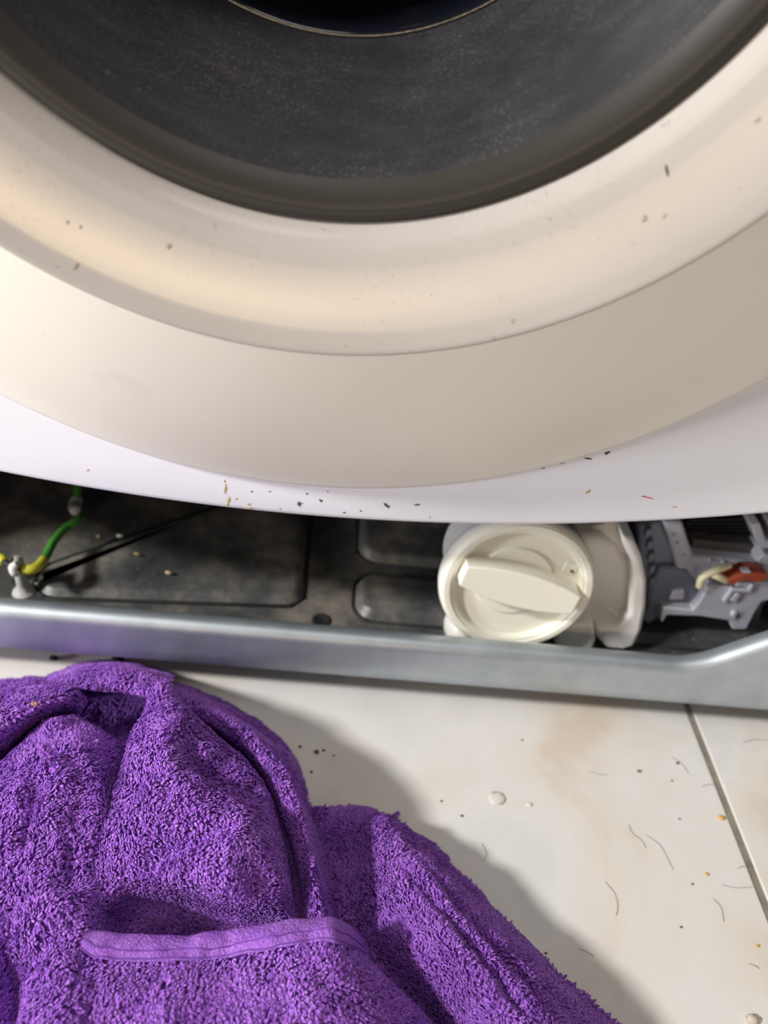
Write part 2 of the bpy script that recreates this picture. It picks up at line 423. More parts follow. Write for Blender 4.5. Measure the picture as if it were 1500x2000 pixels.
# ---- door
prof = [(.2290, .0060), (.2335, .0045), (.2348, .0018), (.2346, -.0005), (.2310, -.0036)]
for k in range(1, 9):
    f = k/8; prof.append((.2310+(.1572-.2310)*f, -.0036+(-.0464+.0036)*f-.0016*math.sin(math.pi*f)))
prof += [(.1560, -.0470), (.1556, -.0472)]
door = lathe_y('door', prof, CX, ZC, 256, MT['door_skirt_plastic'], wm)
tag(door, 'round cream plastic porthole door')
prof = [(.1557, -.0465), (.1556, -.0473), (.1550, -.0475), (.1538, -.0473)]
for k in range(1, 6):
    f = k/5; prof.append((.1538+(.1292-.1538)*f, -.0473+(-.0385+.0473)*f))
prof += [(.1284, -.0380), (.1238, -.0340), (.1232, -.0325), (.1230, -.0290)]
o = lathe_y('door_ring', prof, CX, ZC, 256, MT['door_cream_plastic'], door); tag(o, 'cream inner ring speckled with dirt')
prof = [(.1231, -.0290), (.12305, -.0325), (.1227, -.0338), (.1219, -.0346), (.1206, -.0350), (.1190, -.0348), (.1174, -.0340), (.1158, -.0330), (.1142, -.0317), (.1128, -.0305)]
o = lathe_y('cover_rim', prof, CX, ZC, 256, MT['door_rim_plastic'], door)
prof = [(.1128, -.0305), (.1110, -.0286), (.108, -.0254), (.1035, -.0205), (.098, -.0130), (.0925, -.0045), (.0885, .0020), (.0867, .0060), (.0854, .0090), (.0847, .0106)]
o = lathe_y('door_cover', prof, CX, ZC, 256, MT['door_smoked_plastic'], door); tag(o, 'dusty smoked black funnel cover')
prof = [(.0848, .0104), (.0842, .0101), (.0832, .0108), (.0825, .0130), (.0816, .020), (.079, .045), (.074, .062), (.060, .078), (.035, .086), (.0005, .088)]
o = lathe_y('glass_bowl', prof, CX, ZC, 192, MT['black_glass'], door); tag(o, 'glossy black centre bowl')

# ---- small marks on the front sheet
def blob(name, c, nrm, ru, rv, ang, mt, parent, h=.0003, n=14, jag=.25):
    nrm = Vector(nrm).normalized(); u = nrm.orthogonal().normalized(); v = nrm.cross(u)
    ref = Vector((1, 0, 0)); u = (ref-nrm*ref.dot(nrm)).normalized(); v = nrm.cross(u)
    u2 = u*math.cos(ang)+v*math.sin(ang); v2 = -u*math.sin(ang)+v*math.cos(ang)
    bm = bmesh.new(); c = Vector(c); rim = []
    for i in range(n):
        a = 2*math.pi*i/n; k = 1+random.uniform(-jag, jag)
        rim.append(bm.verts.new(c+u2*ru*k*math.cos(a)+v2*rv*k*math.sin(a)-nrm*.0001))
    mid = [bm.verts.new(c+(r.co-c)*.6+nrm*h) for r in rim]; top = bm.verts.new(c+nrm*h*1.3)
    for i in range(n):
        j = (i+1) % n
        bm.faces.new((rim[i], rim[j], mid[j], mid[i])); bm.faces.new((mid[i], mid[j], top))
    return from_bm(name, bm, mt, parent, smooth=True)
FY = (0, -1, 0)
blob('pink_mark', at_y(1262, 971, 0), FY, .0046, .0006, -.14, MT['pink_ink'], front_panel, .0001, jag=.5)
blob('pink_mark', at_y(1318, 990, 0), FY, .0018, .0003, 0, MT['pink_ink'], front_panel, .0001)
for (a, c, ru, rv, an) in ((439, 940, .0012, .0007, 1.4), (441, 955, .0032, .0009, 1.5), (447, 978, .0030, .0008, 1.35), (462, 975, .0010, .0008, 0), (487, 985, .001, .001, 0), (489, 992, .0008, .0005, 0), (1150, 960, .0016, .0010, .9), (172, 918, .0010, .0009, 0)):
    blob('drip_stain', at_y(a, c, 0), FY, ru, rv, an, MT['rust_stain'], front_panel, .0001, jag=.4)
for (a, c, ru, rv, an) in ((585, 985, .0017, .0012, .8), (627, 978, .0009, .0009, 0), (600, 965, .0006, .0005, 0), (755, 988, .0019, .0009, -.5), (815, 986, .0013, .0006, .3), (672, 1001, .0007, .0005, 0), (705, 998, .0006, .0005, 0), (492, 960, .0007, .0004, 0), (527, 960, .0008, .0004, 0), (1150, 896, .0016, .0004, 0), (1187, 885, .0012, .0005, .5), (1096, 905, .0014, .0003, .3), (1060, 915, .0012, .0002, .2), (548, 994, .0006, .0004, 0), (640, 960, .0004, .0004, 0), (840, 1010, .0004, .0003, 0)):
    blob('dirt_speck', at_y(a, c, 0), FY, ru, rv, an, MT['dirt_dark'], front_panel, .00015, jag=.45)
def ring_pt(px, py, y=-.043):
    """pixel to a point on the door's inner ring"""
    for _ in range(12):
        p = at_y(px, py, y); r = math.hypot(p[0]-CX, p[2]-ZC)
        y = -.0473+(.1538-r)*(.0088/.0246) 
    rad_ = Vector((p[0]-CX, 0, p[2]-ZC)).normalized()
    return p, (Vector((0, -1, 0))-rad_*.358).normalized()
for (a, c, ru, rv, an) in ((1303, 335, .0024, .0007, -1.1), (147, 520, .0014, .0010, .9), (1258, 428, .0012, .0014, .3), (1297, 422, .0010, .0006, 1.0), (1480, 235, .0016, .0008, .9), (132, 434, .0006, .0006, 0), (157, 443, .0006, .0005, 0), (330, 480, .0011, .0011, 0)):
    p, nn = ring_pt(a, c)
    blob('dirt_smudge', p, nn, ru, rv, an, MT['dirt_dark'] if a == 1303 else MT['smudge_brown'], bpy.data.objects['door'], .00012, jag=.35)

# ================================================================== GROUND WIRE
gw = tube('ground_wire', [at_y(152, 900, .118), at_y(151, 955, .115), at_y(150, 990, .11), at_z(156, 1012, .040), at_z(128, 1032, .041), at_z(105, 1058, .042), at_z(88, 1090, .044), at_z(66, 1110, .046)], .0022, MT['wire_green'], wm, 50, 10)
tag(gw, 'green and yellow striped earth wire')
tube('yellow_sleeve', [at_z(86, 1093, .0446), at_z(76, 1105, .0462), at_z(62, 1112, .0468), at_z(46, 1112, .0465)], .0025, MT['wire_yellow'], gw, 16, 10)
tube('yellow_sleeve', [at_z(8, 1098, .048), at_z(0, 1090, .048), at_z(-40, 1080, .046), at_z(-90, 1095, .045)], .0024, MT['wire_yellow'], gw, 16, 10)
tube('wire_core', [at_z(50, 1113, .0466), at_z(30, 1108, .048), at_z(4, 1096, .048)], .0016, MT['dark_rubber'], gw, 12, 8)
tube('wire_collar', [at_y(150, 975, .111), at_y(147, 988, .110), at_z(146, 998, .044)], .0042, MT['clip_white'], gw, 10, 12, [.7, 1, .9, .6])
pc = at_z(48, 1156, .0245)
clip = lathe_z('wire_clip', [(.0001, 0), (.0060, 0), (.0054, .0012), (.0034, .0022), (.0029, .006), (.0027, .018), (.0031, .0205), (.0028, .0222), (.0001, .0224)], (pc[0], pc[1], .0244), 20, MT['clip_white'], wm)
tag(clip, 'white plastic peg holding the earth wire')
tube('clip_hook', [(pc[0], pc[1], .046), at_z(30, 1120, .047), at_z(24, 1108, .0495), at_z(34, 1102, .051)], .0019, MT['clip_white'], clip, 16, 8)
for (a, c) in ((70, 1128), (150, 1080), (235, 1048), (190, 1033), (268, 1083), (330, 1120)):
    p = at_z(a, c, .0302); bm = bmesh.new(); bmesh.ops.create_icosphere(bm, subdivisions=1, radius=random.uniform(.0010, .0022))
    for v in bm.verts: v.co = Vector((v.co.x*1.4, v.co.y, v.co.z*.5))*random.uniform(.8, 1.2)+Vector((p[0], p[1], .0308 if p[1] > .044 and -.122 < p[0] < -.008 else .0250))
    from_bm('grime_lump', bm, MT['clip_white'] if a in (235, 70) else MT['rust_stain'], tray, smooth=True)

# ================================================================== DRAIN PUMP
CY = .020
cc = at_y(1011, 1149, CY); RC = .0372
pump = bpy.data.objects.new('drain_pump', None); COL.objects.link(pump); pump.parent = wm
tag(pump, 'white and grey drain pump with cream screw-in filter cap')
TILT = math.radians(7)
R_CAP = Matrix.Rotation(-TILT, 4, 'X')     # lean the cap's face slightly upwards
def cap_frame(o):
    o.matrix_parent_inverse = Matrix.Identity(4)
    o.matrix_basis = Matrix.Translation(Vector(cc)) @ R_CAP
# local coordinates: x right, z up, y into the machine, face at y=0
def lens_top(x): return .0070-.30*(x+.004)-.0068*((x+.004)/.028)**2+.004
def rot2(x, z, a): return x*math.cos(a)-z*math.sin(a), x*math.sin(a)+z*math.cos(a)
LA = math.radians(-14); LHW, LT, LB = .0300, .0095, -.0118
def cap_depth(x, z):
    """height field of the cap face: recessed disc, circular boss, lens-shaped finger recess (metres, + is into machine)"""
    r = math.hypot(x, z)
    sm = lambda a, b, v: min(1, max(0, (v-a)/(b-a)))**2*(3-2*min(1, max(0, (v-a)/(b-a))))
    d = .0034*(1-sm(.0298, .0308, r))                    # disc sits below flange
    d -= .0012*(1-sm(.0186, .0192, math.hypot(x+.002, z-.002)))   # boss
    d -= .0010*sm(.0318, .0324, r)*(1-sm(.0352, .0358, r))
    d += .0020*sm(.0360, .0372, r)
    return d
nr, na = 110, 240
P = np.zeros((na, nr, 3))
for i in range(na):
    a = 2*math.pi*i/na
    for j in range(nr):
        r = RC*(j+.02)/(nr-1)*1.0; r = min(r, RC)
        x, z = r*math.cos(a), r*math.sin(a); P[i, j] = (x, cap_depth(x, z), z)
capo = link('filter_cap', grid_mesh('filter_cap', P, True, True), MT['cap_cream'], pump); cap_frame(capo)
tag(capo, 'round cream filter cap with a raised rim')
prof = [(RC, .0018), (RC+.0003, .0040), (RC+.0001, .0085), (RC-.0020, .0092), (RC-.0040, .011), (RC-.0045, .036), (RC-.010, .042), (.001, .044)]
o = lathe_y('filter_housing', prof, 0, 0, 96, MT['housing_white'], pump); cap_frame(o)
bm = bmesh.new(); pl = []
GA = math.radians(-11)
def grip_half(a): return .0054+.0040*(1-(a/.0285)**2)
for a in np.linspace(-.0285, .0285, 19): pl.append((a, -grip_half(a)))
for a in np.linspace(.0285, -.0285, 19): pl.append((a, grip_half(a)))
pl = [tuple(np.array(rot2(x, z, GA))+np.array((-.0006, .0036))) for x, z in pl]
bm_prism_y(bm, pl, -.0074, .0040)
o = from_bm('cap_grip', bm, MT['cap_cream'], pump, bevel=.0006, seg=2, angle=50); cap_frame(o)
# embossed mark with a dirty spot on the cap
bm = bmesh.new(); bm_box(bm, (-.0032, -.0006, -.0034), (.0032, .0003, .0034), Matrix.Rotation(.25, 3, 'Y'), (0, 0, 0))
o = from_bm('cap_mark', bm, MT['cap_cream'], pump, bevel=.0004); cap_frame(o); o.matrix_basis = o.matrix_basis @ Matrix.Translation((.0233, .0034, .0120))
o = blob('cap_dirt', (0, 0, 0), FY, .0013, .0008, -.4, MT['dirt_dark'], pump, .0001); cap_frame(o); o.matrix_basis = o.matrix_basis @ Matrix.Translation((.0245, .0027, .0105))
# lug below left of the cap
lp = at_y(884, 1218, .034)
bm = bmesh.new(); bmesh.ops.create_uvsphere(bm, u_segments=20, v_segments=12, radius=1)
for v in bm.verts: v.co = Vector((lp[0]+v.co.x*.0085+.004, lp[1]+v.co.y*.012, lp[2]+v.co.z*.0085-.001))
from_bm('housing_lug', bm, MT['housing_white'], pump, smooth=True)

# outlet neck joining the cap housing with the pump flange
n0 = Vector(cc)
bm = bmesh.new()
bm_prism_y(bm, px_poly([(1120, 1040), (1172, 1040), (1206, 1052), (1228, 1090), (1232, 1190), (1205, 1222), (1140, 1232), (1110, 1200)], .040), .036, .075)
from_bm('outlet_neck', bm, MT['housing_white'], pump, bevel=.004, seg=3)
# flange: rounded D-shaped plate with a raised rim
outer = [(1212, 1040), (1236, 1052), (1252, 1085), (1261, 1130), (1260, 1180), (1252, 1225), (1238, 1258), (1214, 1266), (1184, 1262), (1163, 1240), (1163, 1226), (1200, 1222), (1226, 1196), (1233, 1140), (1230, 1092), (1215, 1062)]
bm = bmesh.new(); bm_prism_y(bm, px_poly(outer, .030), .028, .062); from_bm('pump_flange', bm, MT['housing_white'], pump, bevel=.0022, seg=3)
inner = [(1205, 1060), (1232, 1092), (1240, 1140), (1236, 1195), (1215, 1240), (1180, 1250), (1150, 1225), (1150, 1070)]
bm = bmesh.new(); bm_prism_y(bm, px_poly(inner, .040), .039, .060); from_bm('flange_face', bm, MT['housing_white'], pump, bevel=.001)
bm = bmesh.new(); bm_prism_y(bm, px_poly([(1178, 1184), (1186, 1182), (1214, 1196), (1218, 1206), (1208, 1206)], .036), .034, .048); from_bm('flange_rib', bm, MT['housing_white'], pump, bevel=.0008)
bm = bmesh.new(); bm_prism_y(bm, px_poly([(1084, 1222), (1160, 1218), (1163, 1250), (1152, 1284), (1098, 1276), (1084, 1258)], .026), .025, .05); from_bm('pump_foot', bm, MT['housing_white'], pump, bevel=.002, seg=3)
tube('pump_hose_stub', [at_y(1180, 1010, .05), at_y(1195, 1050, .046), at_y(1212, 1090, .05)], .009, MT['housing_white'], pump, 14, 14)

# motor: blue-grey ring with slots, body, light grey frame, stator core, connector
mc = at_y(1275, 1135, .055)
def rx(px, py, y): q = at_y(px, py, y); return Vector(q)
bm = bmesh.new(); bm_prism_y(bm, px_poly([(1246, 1020), (1290, 1012), (1312, 1060), (1318, 1100), (1300, 1150), (1284, 1200), (1262, 1216), (1248, 1200)], .047), .044, .09)
from_bm('motor_ring', bm, MT['motor_blue_grey'], pump, bevel=.002)
for k in range(7):
    a0 = (1256+5*math.sin(k*.5)+k*.8, 1030+k*24)
    bm = bmesh.new(); bm_prism_y(bm, px_poly([(a0[0]+4, a0[1]), (a0[0]+16, a0[1]-4), (a0[0]+12, a0[1]+10), (a0[0]+1, a0[1]+16)], .043), .0405, .046)
    from_bm('motor_fin', bm, MT['motor_blue_grey'], pump, bevel=.0005)
bm = bmesh.new(); bm_prism_y(bm, px_poly([(1286, 1104), (1340, 1106), (1364, 1138), (1358, 1180), (1300, 1186), (1264, 1178), (1268, 1150)], .042), .040, .075)
from_bm('motor_body', bm, MT['motor_blue_grey'], pump, bevel=.002)
bm = bmesh.new(); bm_prism_y(bm, px_poly([(1312, 1152), (1336, 1148), (1334, 1166), (1304, 1168)], .0395), .0375, .043); from_bm('motor_catch', bm, MT['motor_light_grey'], pump, bevel=.0008)
# light grey frame: upright and cross arm
bm = bmesh.new(); bm_prism_y(bm, px_poly([(1290, 1010), (1328, 1010), (1348, 1076), (1480, 1090), (1520, 1085), (1520, 1112), (1460, 1128), (1375, 1140), (1362, 1136), (1318, 1108), (1306, 1060)], .045), .041, .085)
from_bm('motor_frame', bm, MT['motor_light_grey'], pump, bevel=.0016)
for (a, c) in ((1316, 1044), (1323, 1060), (1334, 1084), (1358, 1089), (1386, 1093), (1412, 1097), (1440, 1100)):
    q = at_y(a, c, .041); bm = bmesh.new(); bmesh.ops.create_uvsphere(bm, u_segments=10, v_segments=6, radius=.0010)
    for v in bm.verts: v.co += Vector((q[0], .0409, q[2]))
    from_bm('frame_rivet', bm, MT['motor_light_grey'], pump, smooth=True)
bm = bmesh.new(); bm_prism_y(bm, px_poly([(1334, 1010), (1470, 1006), (1482, 1060), (1474, 1086), (1350, 1074)], .060), .056, .10)
from_bm('stator_core', bm, MT['stator_black'], pump, bevel=.001)
for k in range(5):
    z = k*7
    bm = bmesh.new(); bm_prism_y(bm, px_poly([(1346, 1012+z), (1468, 1010+z), (1470, 1013+z), (1347, 1015+z)], .056), .0545, .058); from_bm('core_lamination', bm, MT['stator_black'], pump)
bm = bmesh.new(); bm_prism_y(bm, px_poly([(1352, 1050), (1472, 1062), (1470, 1086), (1346, 1074)], .050), .048, .060); from_bm('stator_band', bm, MT['stator_band'], pump, bevel=.001)
bm = bmesh.new(); bm_prism_y(bm, px_poly([(1462, 1020), (1480, 1014), (1492, 1050), (1520, 1046), (1520, 1060), (1484, 1066), (1474, 1052)], .047), .044, .07); from_bm('coil_bracket', bm, MT['motor_light_grey'], pump, bevel=.0008)
bm = bmesh.new(); bm_prism_y(bm, px_poly([(1472, 1080), (1486, 1070), (1512, 1078), (1512, 1100), (1470, 1094)], .045), .040, .06); from_bm('coil_bracket', bm, MT['motor_light_grey'], pump, bevel=.0008)
bm = bmesh.new(); bm_prism_y(bm, px_poly([(1492, 1010), (1530, 1006), (1530, 1044), (1500, 1046)], .05), .046, .07); from_bm('coil_bracket', bm, MT['motor_light_grey'], pump, bevel=.0008)
# lower light grey terminal block
bm = bmesh.new(); bm_prism_y(bm, px_poly([(1382, 1132), (1430, 1140), (1440, 1128), (1476, 1130), (1520, 1136), (1520, 1160), (1484, 1168), (1470, 1190), (1454, 1222), (1426, 1222), (1424, 1206), (1414, 1204), (1362, 1196), (1300, 1194), (1292, 1208), (1287, 1206), (1292, 1178), (1350, 1184), (1362, 1168)], .038), .035, .062)
from_bm('terminal_block', bm, MT['motor_light_grey'], pump, bevel=.0012)
for pl in ([(1410, 1172), (1428, 1146), (1460, 1148), (1466, 1138), (1472, 1140), (1464, 1156), (1432, 1154), (1416, 1176)], [(1424, 1170), (1436, 1156), (1446, 1158), (1434, 1175)], [(1426, 1200), (1432, 1192), (1440, 1194), (1432, 1208)]):
    bm = bmesh.new(); bm_prism_y(bm, px_poly(pl, .0345), .0332, .038); from_bm('block_rib', bm, MT['motor_light_grey'], pump, bevel=.0005)
# red connector with cream wire ends
y = .036
bm = bmesh.new(); bm_prism_y(bm, px_poly([(1404, 1124), (1440, 1108), (1462, 1104), (1496, 1110), (1490, 1124), (1470, 1126), (1450, 1122), (1420, 1132)], y), .031, .040); from_bm('red_connector', bm, MT['connector_red'], pump, bevel=.0015, seg=3)
bm = bmesh.new(); bm_prism_y(bm, px_poly([(1446, 1113), (1464, 1112), (1466, 1118), (1450, 1118)], .031), .0302, .033); from_bm('connector_lug', bm, MT['motor_light_grey'], pump, bevel=.0003)
tube('wire_end', [at_y(1366, 1146, .033), at_y(1370, 1130, .031), at_y(1384, 1120, .031), at_y(1402, 1112, .032), at_y(1424, 1104, .036)], .0018, MT['wire_cream'], pump, 22, 8)
tube('wire_end', [at_y(1386, 1120, .032), at_y(1402, 1126, .031), at_y(1418, 1134, .033)], .0018, MT['wire_cream'], pump, 14, 8)
tube('wire_end', [at_y(1178, 1006, .07), at_y(1180, 1030, .07), at_y(1176, 1060, .075)], .0018, MT['wire_yellow'], pump, 14, 8)
# lower cradle ribs and a shiny screw beneath the motor
for (pl, y0, y1, mn) in (([(1262, 1205), (1290, 1216), (1400, 1226), (1392, 1244), (1330, 1246), (1262, 1222)], .055, .08, 'stator_band'), ([(1264, 1226), (1300, 1224), (1370, 1262), (1352, 1268), (1300, 1254)], .050, .07, 'stator_band'), ([(1246, 1222), (1284, 1232), (1296, 1252), (1244, 1252)], .046, .07, 'motor_blue_grey')):
    bm = bmesh.new(); bm_prism_y(bm, px_poly(pl, y0), y0, y1); from_bm('motor_cradle', bm, MT[mn], pump, bevel=.001)
q = at_y(1274, 1238, .045); bm = bmesh.new(); bmesh.ops.create_uvsphere(bm, u_segments=16, v_segments=8, radius=.0026)
for v in bm.verts: v.co = Vector((v.co.x+q[0], v.co.y*.6+.0455, v.co.z+q[2]))
from_bm('cradle_screw', bm, MT['screw_metal'], pump, smooth=True)
tube('motor_lead', [at_y(1520, 1170, .05), at_y(1502, 1190, .048), at_y(1500, 1225, .05), at_y(1530, 1260, .055)], .0035, MT['dark_rubber'], pump, 18, 10)

# ================================================================== TOWEL
# every control point is (px, py, height in mm): the pixel gives the direction, the height above the floor the place
def W(p): return at_z(p[0], p[1], p[2]/1000)
def fbm(X, Y, s, seed):
    """cheap smooth value noise"""
    r = np.random.default_rng(seed); T = r.random((64, 64))*2-1
    x, y = X*s, Y*s; xi, yi = np.floor(x).astype(int), np.floor(y).astype(int); fx, fy = x-xi, y-yi
    fx, fy = fx*fx*(3-2*fx), fy*fy*(3-2*fy)
    g = lambda i, j: T[i % 64, j % 64]
    return (g(xi, yi)*(1-fx)+g(xi+1, yi)*fx)*(1-fy)+(g(xi, yi+1)*(1-fx)+g(xi+1, yi+1)*fx)*fy
def sheet(rows, nu, nv, amp=1.0, seed=1):
    R = np.array([cr(np.array([W(p) for p in row]), nv) for row in rows])
    G = np.array([cr(R[:, j], nu) for j in range(nv)]).transpose(1, 0, 2)
    X, Y = G[..., 0], G[..., 1]
    n = fbm(X, Y, 70, seed)*.0016+fbm(X, Y, 150, seed+1)*.0011+fbm(X, Y, 320, seed+2)*.0005
    G[..., 2] += n*amp
    G[..., 2] = np.maximum(G[..., 2], .0012)
    return G
sheets = {}
H = [ # right lobe, lines running down the roll, from the floor side over the crest into the valley
 [(776, 1600, 1), (800, 1622, 1), (885, 1692, 1), (975, 1790, 1), (1075, 1890, 1), (1165, 1968, 1), (1255, 2060, 1), (1340, 2150, 1)],
 [(762, 1606, 10), (796, 1632, 13), (886, 1708, 15), (972, 1806, 17), (1066, 1902, 17), (1142, 1974, 17), (1236, 2070, 17), (1310, 2150, 17)],
 [(742, 1600, 18), (772, 1636, 29), (858, 1714, 32), (938, 1810, 35), (1018, 1902, 37), (1092, 1990, 37), (1170, 2090, 37), (1230, 2170, 37)],
 [(716, 1596, 18), (742, 1650, 28), (805, 1740, 36), (874, 1830, 42), (944, 1922, 44), (1014, 2012, 44), (1084, 2110, 44), (1130, 2180, 44)],
 [(664, 1594, 14), (694, 1664, 14), (744, 1764, 20), (804, 1852, 31), (882, 1942, 33), (952, 2022, 33), (1004, 2122, 33), (1040, 2180, 33)],
 [(612, 1596, 12), (628, 1684, 7), (668, 1784, 6), (742, 1872, 9), (822, 1962, 9), (902, 2042, 9), (952, 2132, 9), (980, 2190, 9)],
 [(560, 1606, 8), (566, 1720, 6), (604, 1832, 6), (664, 1912, 6), (722, 2002, 6), (782, 2082, 6), (832, 2152, 6), (860, 2200, 6)]]
H = [[(r[0][0]-(3 if i else 0), r[0][1]-12, 0.5)] + r for i, r in enumerate(H)]
sheets['H'] = sheet(H, 90, 190, 1.3, 3)
F = [ # ridge standing behind the centre flap
 [(348, 1338, 1), (470, 1390, 1), (564, 1468, 1), (606, 1590, 1), (640, 1700, 3), (655, 1815, 5)],
 [(342, 1346, 24), (452, 1402, 28), (545, 1479, 30), (594, 1591, 30), (624, 1700, 26), (645, 1815, 16)],
 [(336, 1350, 42), (444, 1407, 46), (538, 1484, 48), (586, 1592, 47), (614, 1702, 42), (634, 1815, 32)],
 [(322, 1362, 44), (430, 1422, 43), (518, 1500, 42), (566, 1602, 41), (596, 1710, 37), (612, 1815, 28)],
 [(312, 1376, 26), (412, 1436, 14), (496, 1516, 8), (546, 1608, 6), (576, 1710, 6), (590, 1815, 6)],
 [(290, 1400, 10), (372, 1460, 5), (450, 1540, 4), (500, 1620, 4), (530, 1720, 4), (550, 1815, 4)]]
sheets['F'] = sheet(F, 60, 150, .8, 11)
A = [ # flap lying at the back left
 [(-190, 1380, 1), (-80, 1350, 1), (0, 1332, 1), (80, 1328, 1), (140, 1336, 1), (166, 1360, 1)],
 [(-190, 1388, 26), (-80, 1362, 30), (0, 1346, 32), (80, 1340, 38), (138, 1346, 40), (164, 1362, 30)],
 [(-190, 1430, 46), (-80, 1400, 48), (0, 1382, 50), (72, 1366, 52), (126, 1362, 50), (158, 1376, 42)],
 [(-190, 1500, 46), (-80, 1470, 46), (-10, 1440, 46), (56, 1400, 47), (106, 1384, 45), (150, 1392, 34)],
 [(-190, 1570, 24), (-80, 1530, 24), (0, 1490, 22), (62, 1425, 22), (112, 1396, 22), (146, 1404, 16)],
 [(-190, 1620, 10), (-80, 1580, 10), (20, 1530, 10), (80, 1460, 10), (125, 1420, 10), (150, 1420, 8)]]
sheets['A'] = sheet(A, 60, 90, .8, 21)
E = [ # upright back fold, with its hollow
 [(92, 1324, 1), (168, 1298, 1), (252, 1298, 1), (338, 1322, 1)],
 [(96, 1330, 18), (168, 1308, 26), (252, 1308, 32), (334, 1330, 40)],
 [(100, 1336, 30), (170, 1315, 40), (250, 1318, 46), (326, 1336, 54)],
 [(112, 1348, 32), (172, 1340, 43), (250, 1348, 49), (318, 1358, 55)],
 [(122, 1346, 12), (174, 1338, 14), (248, 1344, 16), (312, 1356, 22)],
 [(140, 1380, 6), (182, 1385, 5), (240, 1392, 5), (300, 1395, 7)],
 [(150, 1430, 4), (196, 1450, 4), (240, 1460, 4), (295, 1460, 4)]]
sheets['E'] = sheet(E, 70, 70, .5, 31)
B = [ # left body running down to the front
 [(-190, 1640, 8), (-80, 1590, 8), (14, 1525, 9), (72, 1455, 10), (124, 1418, 10), (170, 1424, 8), (226, 1462, 6), (300, 1480, 5)],
 [(-190, 1590, 26), (-80, 1548, 30), (2, 1494, 36), (62, 1428, 42), (116, 1396, 46), (164, 1404, 44), (226, 1446, 36), (290, 1470, 10)],
 [(-190, 1620, 42), (-80, 1580, 45), (8, 1524, 49), (66, 1462, 52), (126, 1426, 53), (178, 1432, 50), (232, 1464, 40), (296, 1490, 12)],
 [(-190, 1680, 46), (-80, 1640, 47), (6, 1590, 49), (74, 1530, 54), (140, 1500, 54), (196, 1500, 50), (236, 1522, 32), (290, 1545, 12)],
 [(-190, 1740, 45), (-80, 1710, 45), (10, 1670, 46), (76, 1620, 51), (140, 1600, 53), (196, 1595, 49), (232, 1602, 34), (280, 1615, 12)],
 [(-190, 1800, 42), (-80, 1780, 43), (4, 1740, 42), (60, 1710, 47), (120, 1690, 50), (170, 1690, 47), (212, 1692, 36), (260, 1705, 12)],
 [(-190, 1860, 40), (-80, 1840, 41), (10, 1810, 42), (60, 1790, 46), (108, 1780, 51), (146, 1785, 51), (184, 1792, 44), (240, 1805, 14)],
 [(-190, 1930, 40), (-80, 1920, 40), (0, 1890, 40), (56, 1870, 44), (104, 1860, 47), (146, 1860, 46), (190, 1862, 40), (240, 1866, 28)],
 [(-190, 2010, 36), (-80, 2000, 34), (0, 1980, 32), (50, 1965, 42), (100, 1950, 47), (150, 1945, 47), (200, 1945, 42), (250, 1950, 30)],
 [(-190, 2090, 36), (-80, 2080, 32), (0, 2070, 30), (60, 2050, 42), (110, 2040, 48), (160, 2035, 47), (210, 2035, 42), (260, 2040, 30)],
 [(-190, 2190, 30), (-80, 2180, 30), (0, 2170, 30), (60, 2160, 40), (110, 2150, 46), (160, 2150, 46), (210, 2150, 42), (260, 2150, 30)]]
sheets['B'] = sheet(B, 180, 110, 1.8, 41)
C = [ # centre flap
 [(322, 1344, 30), (304, 1340, 46), (302, 1334, 56), (314, 1332, 59), (328, 1337, 56), (340, 1348, 46), (346, 1356, 30)],
 [(310, 1400, 36), (288, 1396, 50), (283, 1394, 58), (322, 1390, 63), (358, 1396, 58), (392, 1412, 44), (394, 1424, 26)],
 [(296, 1462, 34), (268, 1456, 49), (262, 1452, 57), (328, 1450, 65), (400, 1456, 59), (458, 1474, 46), (466, 1490, 24)],
 [(272, 1530, 30), (246, 1522, 44), (240, 1518, 53), (318, 1516, 64), (404, 1518, 57), (506, 1540, 45), (510, 1552, 22)],
 [(260, 1596, 28), (228, 1588, 42), (223, 1584, 51), (318, 1584, 62), (436, 1586, 65), (532, 1606, 45), (534, 1618, 22)],
 [(246, 1664, 26), (211, 1656, 40), (206, 1652, 48), (318, 1656, 57), (450, 1660, 62), (548, 1680, 43), (550, 1692, 20)],
 [(230, 1722, 26), (188, 1716, 38), (183, 1713, 45), (316, 1716, 49), (450, 1722, 58), (556, 1742, 40), (558, 1752, 18)],
 [(215, 1780, 24), (168, 1774, 36), (164, 1771, 47), (312, 1762, 25), (450, 1768, 38), (562, 1788, 32), (564, 1796, 16)],
 [(210, 1820, 16), (176, 1816, 24), (174, 1808, 28), (312, 1800, 6), (450, 1806, 9), (566, 1826, 20), (568, 1842, 12)],
 [(210, 1880, 8), (186, 1876, 8), (190, 1872, 8), (312, 1862, 5), (450, 1866, 6), (566, 1876, 14), (568, 1884, 8)]]
sheets['C'] = sheet(C, 190, 130, 1.6, 51)
def dent(G, p, su, sv, ang, depth):
    c = W(p); dx, dy = G[..., 0]-c[0], G[..., 1]-c[1]
    u = dx*math.cos(ang)+dy*math.sin(ang); v = -dx*math.sin(ang)+dy*math.cos(ang)
    G[..., 2] -= depth*np.exp(-(u/su)**2-(v/sv)**2)
dent(sheets['C'], (395, 1505, 57), .010, .004, -.5, .008)
dent(sheets['C'], (372, 1455, 60), .006, .003, -1.2, .005)
dent(sheets['C'], (330, 1660, 56), .012, .003, .25, .004)
dent(sheets['C'], (410, 1635, 60), .012, .003, .35, .004)
dent(sheets['C'], (500, 1735, 50), .009, .004, .2, .005)
dent(sheets['B'], (140, 1690, 48), .004, .014, .1, .005)
dent(sheets['B'], (60, 1600, 50), .0035, .016, .1, .005)
dent(sheets['B'], (120, 1830, 47), .012, .003, .5, .004)
dent(sheets['B'], (170, 1900, 46), .010, .003, .3, .004)
